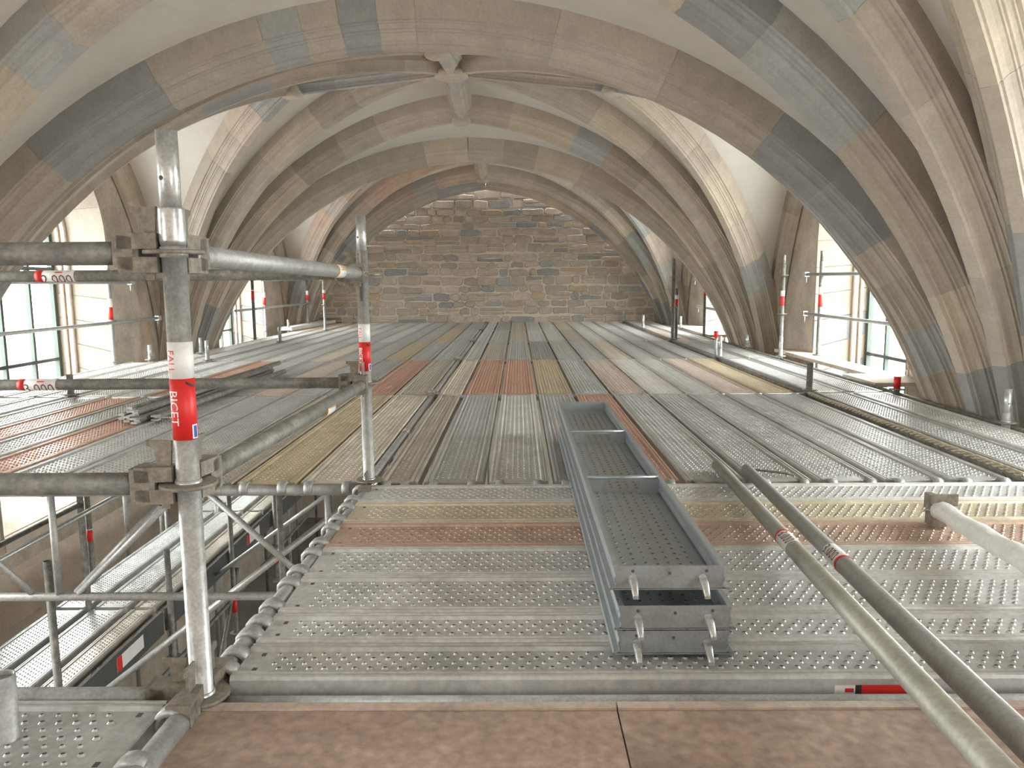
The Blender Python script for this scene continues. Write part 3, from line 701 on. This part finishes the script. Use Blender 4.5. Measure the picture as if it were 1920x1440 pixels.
# pale closing boards along the right wall and in the far left corner
tag(mk('closing_board', MB().box((3.66, 8.05, -.03), (3.96, 11.0, .012)), 'sill', origin=(3.66, 8.05, -.03)), 'pale stone-coloured board along the foot of the right window', 'board')
tag(mk('closing_board', MB().box((3.40, 7.3, -.03), (3.96, 8.04, .012)), 'sill', origin=(3.4, 7.3, -.03)), 'wide pale board between the right window and the near right pillar', 'board')
tag(mk('closing_board', MB().box((3.42, 13.9, -.03), (3.96, 17.2, .012)), 'sill', origin=(3.42, 13.9, -.03)), 'pale board along the foot of the far right window', 'board')

# ---- three new planks stacked upside down
def stack_plank(x0, y0, z0, L, label):
    e = empty('upturned_plank', (x0, y0, z0), label, 'plank', 'three stacked upturned planks'); W = .298; t = .003; H = .068
    o = [(-.012, 0), (-.014, .004), (-.010, .008), (.004, .009), (.004, .02), (0, .024), (0, .034), (.003, .038), (.003, .05), (0, .054), (0, H-.004), (-.003, H), (.012, H), (.012, H-.004), (.004, H-.006), (.004+t, .05), (.006, .038), (.004, .034), (.004, .024), (.008, .02), (.010, .010)]
    shell = MB()
    for f in (lambda x: x, lambda x: W-x): shell.rings([[(x0+f(x), y, z0+z) for x, z in o] for y in (y0, y0+L)], closed=True, caps=True, sm=False)
    shell.box((x0-.012, y0, z0), (x0+W+.012, y0+L, z0+.003)); mk('shell', shell, 'newplank', e)
    nb = MB(); xs = [x0+.05 + (W-.1)*i/6 for i in range(7)]
    for i, x in enumerate(xs):
        y = y0+.10 + (.032 if i % 2 else 0); big = 1.0 if i % 2 else .8
        while y < y0+L-.09:
            ring = lambda r, z: [(x+r*big*math.cos(math.pi*k/3), y+r*1.2*big*math.sin(math.pi*k/3), z0+z) for k in range(6)]
            nb.rings([ring(.009, .0032), ring(.0055, .0056)], caps=False, closed=True, sm=True); nb.add(ring(.0055, .0050), [tuple(range(6))], 1); y += .044
    tag(mk('perforations', nb, ['newplank', 'hole'], e), kind='stuff')
    for k, yy in ((0, y0+.002), (1, y0+L-.006)):
        ep = MB().box((x0+.005, yy, z0+.004), (x0+W-.005, yy+.004, z0+H-.002)); p_ = mk('end_plate', ep, 'newplank', e)
        if k == 0:
            for hx, hz in ((.05, H-.016), (W-.05, H-.016), (W/2, H-.022)): mk('rivet_hole', MB().tube((x0+hx, yy-.001, z0+hz), (x0+hx, yy+.001, z0+hz), .0045, 10), 'hole', p_)
    for yy in (y0+.95, y0+1.88):
        c = MB(); xa, xb, za, zb_ = x0+W*.27, x0+W*.73, z0+.016, z0+.050      # cross rib with an oblong opening
        c.box((x0+.006, yy, z0+.003), (xa, yy+.003, z0+H-.004)); c.box((xb, yy, z0+.003), (x0+W-.006, yy+.003, z0+H-.004)); c.box((xa, yy, z0+.003), (xb, yy+.003, za)); c.box((xa, yy, zb_), (xb, yy+.003, z0+H-.004))
        c.tube((x0+.006, yy+.006, z0+H-.006), (x0+W-.006, yy+.006, z0+H-.006), .008, 10); mk('cross_rib', c, 'newplank', e)
    for end in (0, 1):
        for hx in (.05, W-.06):
            h = bpy.data.objects.new('hook', hookS); C.objects.link(h); h.parent = e
            h.location = (hx, 0 if end == 0 else L, 0)
            if end: h.rotation_euler.z = math.pi
def hookS_mesh():        # claw of an upturned plank: leaves the end plate and droops outwards
    m_ = MB(); pr = [(.004, .030), (-.012, .032), (-.030, .026), (-.046, .014), (-.058, .003)]
    rings = []
    for i, (y, z) in enumerate(pr):
        w_ = .014 - .0016*i; rings.append([(-w_, y, z-.005), (w_, y, z-.005), (w_*.7, y, z+.004), (-w_*.7, y, z+.004)])
    m_.rings(rings, closed=True, caps=True, sm=True); m_.tube((0, -.003, .034), (0, .004, .034), .011, 12)
    return m_.mesh('hook', [M['bright']])
hookS = hookS_mesh()
stack_plank(.262, 1.955, .003, 2.84, 'new galvanised plank lying upside down, bottom of the stack of three')
stack_plank(.264, 1.950, .075, 2.84, 'new galvanised plank lying upside down, middle of the stack of three')
stack_plank(.254, 1.985, .172, 2.84, 'new galvanised plank lying upside down, top of the stack of three, its perforated trough open')
for i, yy in enumerate((2.35, 4.3)):
    tag(mk('spacer_block', MB().box((.28, yy, .1435), (.53, yy+.05, .1715)).box((.30, yy+.01, .1435), (.33, yy+.04, .1718)), 'plyedge', origin=(.4, yy, .1435)), ['small spacer batten between the top two stacked planks, near end', 'small spacer batten between the top two stacked planks, far end'][i], 'batten')

# ---- loose tubes
def loose(p, q, lab, m, lab_at, ring_end, face, txt='3.000'):
    p, q = Vector(p), Vector(q); e = empty('loose_tube', p, lab, 'tube', 'loose tubes on the deck')
    mk('tube', MB().tube(p, q, .0285, 24, hollow=.03), m, e); d = (q-p).normalized()
    if lab_at: label_band(e, p+d*lab_at, d, .145, 'red', txt, 'lettering', face, r=.0285, ring_end=ring_end, ringw=.016, extra=False)
    return e
M['tubeA'] = mat('greenish_galvanised', (.345, .345, .30), .5, .4, noise=(9, .16), fine=(80, .12), bump=.05, stain=((.40, .39, .28), 4, .5, .7, .5))
M['tubeB'] = mat('dull_galvanised', (.33, .335, .32), .5, .4, noise=(12, .10), fine=(90, .10), bump=.05)
loose((1.045, 3.974, .0295), (.755, 1.008, .220), 'greenish loose scaffold tube, the left one of two lying towards the camera', 'tubeA', 1.50, 0, (-.5, 0, .8))
loose((1.172, 3.878, .0295), (.842, .85, .216), 'grey loose scaffold tube with a readable 3.000 sticker, right one of the pair', 'tubeB', 1.55, 1, (-.75, 0, .55))
e = empty('timber_sleeper', (.6, .95, -.03), 'squared timber under the near ends of the loose tubes', 'timber')
mk('beam', MB().box((.55, .92, -.031), (1.6, 1.04, .178)), 'plyedge', e); mk('strap', MB().box((.9, .915, -.031), (.93, 1.045, .1795)), 'cast', e)
e = empty('shackle', (1.3, 3.9, .01), 'dark wire clip on the deck beside the loose tubes', 'clip')
mk('wire', MB().path([(1.21, 3.95, .012), (1.27, 3.90, .016), (1.36, 3.86, .014), (1.40, 3.83, .01)], .006, 8), 'cast', e); mk('eye', MB().path([(1.21, 3.95, .012), (1.19, 3.99, .014), (1.22, 4.01, .014), (1.25, 3.98, .012), (1.21, 3.95, .012)], .005, 6), 'cast', e)
# plastic wrapped ledger at the right edge
e = empty('wrapped_ledger', (1.70, 3.05, 0), 'ledger tube in crumpled white plastic with its dark head showing, at the right edge', 'ledger tube')
a, b = Vector((1.70, 3.03, .062)), Vector((1.36, .97, .215)); d_ = (b-a).normalized()
mk('tube', MB().tube(a, b, TR, 18, hollow=.02), 'dirty', e)
hd = MB(); hd.box((1.672, 3.02, .002), (1.728, 3.085, .05)); hd.box((1.672, 3.05, .062), (1.700, 3.10, .125)); hd.box((1.70, 3.06, .075), (1.79, 3.068, .125)); mk('head', hd, 'cast', e)
wr_ = MB(); rings = []; s_ = Vector((-d_.y, d_.x, 0)).normalized(); u_ = s_.cross(d_)*-1
if u_.z < 0: u_ = -u_
rnd = random.Random(3)
for i in range(34):
    t = .01 + i*.06; c = a + d_*t + u_*(.006 + .004*math.sin(i*1.3)); rings.append([c + (s_*math.cos(k*math.pi/7)*(.037+rnd.uniform(-.004, .006)) + u_*math.sin(k*math.pi/7)*(.036+rnd.uniform(-.004, .005))) for k in range(14)])
wr_.rings(rings, closed=True, caps=True, sm=True); mk('plastic_wrap', wr_, 'wrap', e)
fl = MB(); fl.add([a+s_*.02+up*.03, a-s_*.02+up*.03, a-s_*.03-d_*.035+up*.024, a+s_*.025-d_*.04+up*.022, a-s_*.05-d_*.06-up*.02, a-s_*.01-d_*.065+up*.0], [(0, 1, 2, 3), (3, 2, 4, 5)]); fo = mk('wrap_flap', fl, 'wrap', e)
sm_ = fo.modifiers.new('thickness', 'SOLIDIFY'); sm_.thickness = .0015
# bundle of ledgers lying on the left part of the deck
LB = [(-2.93, 5.62, .028, -2.86, 8.70), (-2.84, 5.52, .028, -2.77, 8.56), (-2.75, 5.44, .028, -2.70, 8.30), (-2.66, 5.56, .028, -2.60, 8.46), (-2.885, 5.66, .073, -2.80, 8.92), (-2.79, 5.50, .073, -2.74, 8.42)]
for i, (x0, y0, z, x1, y1) in enumerate(LB):
    e = empty('loose_ledger', (x0, y0, 0), 'dark ledger tube %s' % ['at the far left of the bundle on the left deck', 'second from left in the bottom layer of the left bundle', 'third from left in the bottom layer of the left bundle', 'at the right side of the bundle on the left deck', 'on top of the left bundle, reaching farthest back', 'on top of the left bundle, the shorter one'][i], 'ledger tube', 'bundle of ledgers on the left deck')
    mk('tube', MB().tube((x0, y0, z), (x1, y1, z), TR*.95, 14, hollow=.02), 'dirty', e)
    h = MB()
    for s_ in (-1, 1): h.box((x0-.022, y0-.06, z+s_*.014-.006), (x0+.022, y0+.005, z+s_*.014+.006))
    h.box((x0-.02, y0-.01, z-.02), (x0+.02, y0+.008, z+.02)); mk('head', h, 'bright', e)
    if i in (0, 3): mk('wedge', MB().box((x0+.0, y0-.05, z+.002), (x0+.17, y0-.035, z+.008)), 'bright', e)
# rope caught in the gap beside the right-hand rail
e = empty('rope', (XB-.045, J[0], 0), 'yellowish frayed rope lying in the gap beside the right-hand rail', 'rope')
for ph in (0, math.pi*2/3, math.pi*4/3):
    pts = [(XB-.040 + .010*math.cos(ph+i*.55) + .006*math.sin(i*.11), J[0]+.06+i*.0165, .004 + .010*math.sin(ph+i*.55)) for i in range(178)]
    mk('strand', MB().path(pts, .0072, 6), 'rope', e)

# ================================================================== LOWER LIFT seen through the hole
ZL = -2.0
for r, (ya, nm) in enumerate(((J[0]-3.07, 'first'), (J[0], 'second'), (J[1], 'third'), (J[2], 'fourth'))):
    for i, (x, c) in enumerate(((-4.36, MGR), (-3.99, GRY), (-3.62, BRG))):
        plank(meshN if i == 2 else meshW, (x, ya+.034, ZL), 0, c, '%s plank of the lower walkway seen through the hole, %s length' % (['outer grey', 'middle grey', 'narrow inner brownish'][i], nm), 'planks of the lower walkway', PW, LEN)
    e = empty('fascia_board', (-3.33, ya, ZL-.22), 'dark edge board of the lower walkway, %s length' % nm, 'board', 'edge boards of the lower walkway')
    mk('panel', MB().box((-3.345, ya+.03, ZL-.24), (-3.325, ya+3.04, ZL-.02)), 'fascia', e)
    mk('clip', MB().box((-3.35, ya+.4, ZL-.10), (-3.32, ya+.44, ZL-.015)), 'cast', e)
    mk('notice', MB().box((-3.324, ya+2.2, ZL-.18), (-3.322, ya+2.65, ZL-.06)), 'white', e)
    mk('notice_mark', MB().box((-3.3215, ya+2.2, ZL-.18), (-3.3205, ya+2.28, ZL-.06)), 'red', e)
G3 = 'tubes of the lower lift'
for i, (p, q, m, lab) in enumerate([
    ((-3.81, 5.0, -1.0), (-3.88, 10.5, -1.0), 'bright', 'guard rail over the lower walkway, running away'),
    ((-3.03, 5.0, -1.085), (-2.42, 5.0, -.468), 'galv', 'sloping tube crossing the view of the lower walkway'),
    ((-4.03, J[0], -1.0), (-4.03, J[1], -1.0), 'dirty', 'tube on the wall side of the lower walkway'),
    ((-.78, 2.0, -1.55), (-4.03, 2.0, -2.6), 'dirty', 'sloping brace low in the hole'),
    ((-3.25, 5.0, -2.08), (-.80, 5.0, -.20), 'bright', 'bright sloping brace low in the hole, near'),
    ((-4.0, 8.0, -2.65), (-.85, 8.0, -.38), 'bright', 'bright sloping brace deeper in the hole'),
    ((-4.0, 6.0, -3.3), (-.85, 6.0, -2.1), 'galv', 'long dark ledger deep below the hole'),
    ((-3.3, 4.2, -2.6), (-3.3, 12, -2.6), 'dirty', 'low ledger under the lower walkway edge'),
    ((-3.3, 4.2, -3.4), (-3.3, 12, -3.4), 'dirty', 'lowest ledger under the lower walkway edge'),
    ((-3.3, 5.2, -2.3), (-3.3, 6.6, -4.2), 'dirty', 'steep brace under the lower walkway'),
    ((-3.3, 8.6, -2.3), (-3.3, 7.1, -4.2), 'dirty', 'opposite steep brace under the lower walkway')]):
    ledger(p, q, lab, m, 'tube', '', .022, G3, name='lower_tube')
for i, (x, y) in enumerate([(-3.28, 5.1), (-3.28, 6.85), (-3.28, 8.4), (-3.28, 9.95), (-4.42, 5.6), (-4.42, 7.6), (-4.42, 9.3), (-2.2, 6.82), (-2.2, 9.9), (-1.4, 8.2)]):
    standard(x, y, [-.9, -1.45, -1.0, -1.2, -1.0, -.6, -1.0, -.5, -.5, -.9][i], 'lower lift post, %s of those seen through the hole' % ORD[i], 'dirty', None, (-3.0, -2.5), [(-1.62 if i > 3 and i < 7 else -2.75, -1.50 if i > 3 and i < 7 else -2.6, -1.49 if i > 3 and i < 7 else -2.55)] if i not in (0, 6) else (), group='posts of the lower lift')
ledger((-1.154, 1.6, .14), (-1.16, 1.58, -.6), 'grey tube end at the far left edge, near the bottom corner', 'galv', 'tube', name='tube_end')

plank(meshW, (-5.0, 15.95, .084), R(-4), WHT, 'whitish loose plank lying on the deck in the far left corner', 'planks beyond the left-hand rail', PW, LEN)
# ================================================================== OUTSIDE
e = empty('neighbouring_building', (-12, 10, -8), 'pinkish brick building outside the left window', 'building')
mk('wall', MB().box((-16, 9, -8), (-12, 30, -.35)), 'brick', e)
mk('parapet', MB().box((-16.1, 8.9, -.35), (-11.9, 30.1, -.1)), 'sill', e)
for y in (11, 14.5, 18, 21.5, 25):
    wd_ = mk('window', MB().box((-12.03, y, -3.2), (-11.98, y+1.2, -1.4)), 'white', e); mk('pane', MB().box((-11.975, y+.1, -3.1), (-11.97, y+1.1, -1.5)), 'frame', wd_)
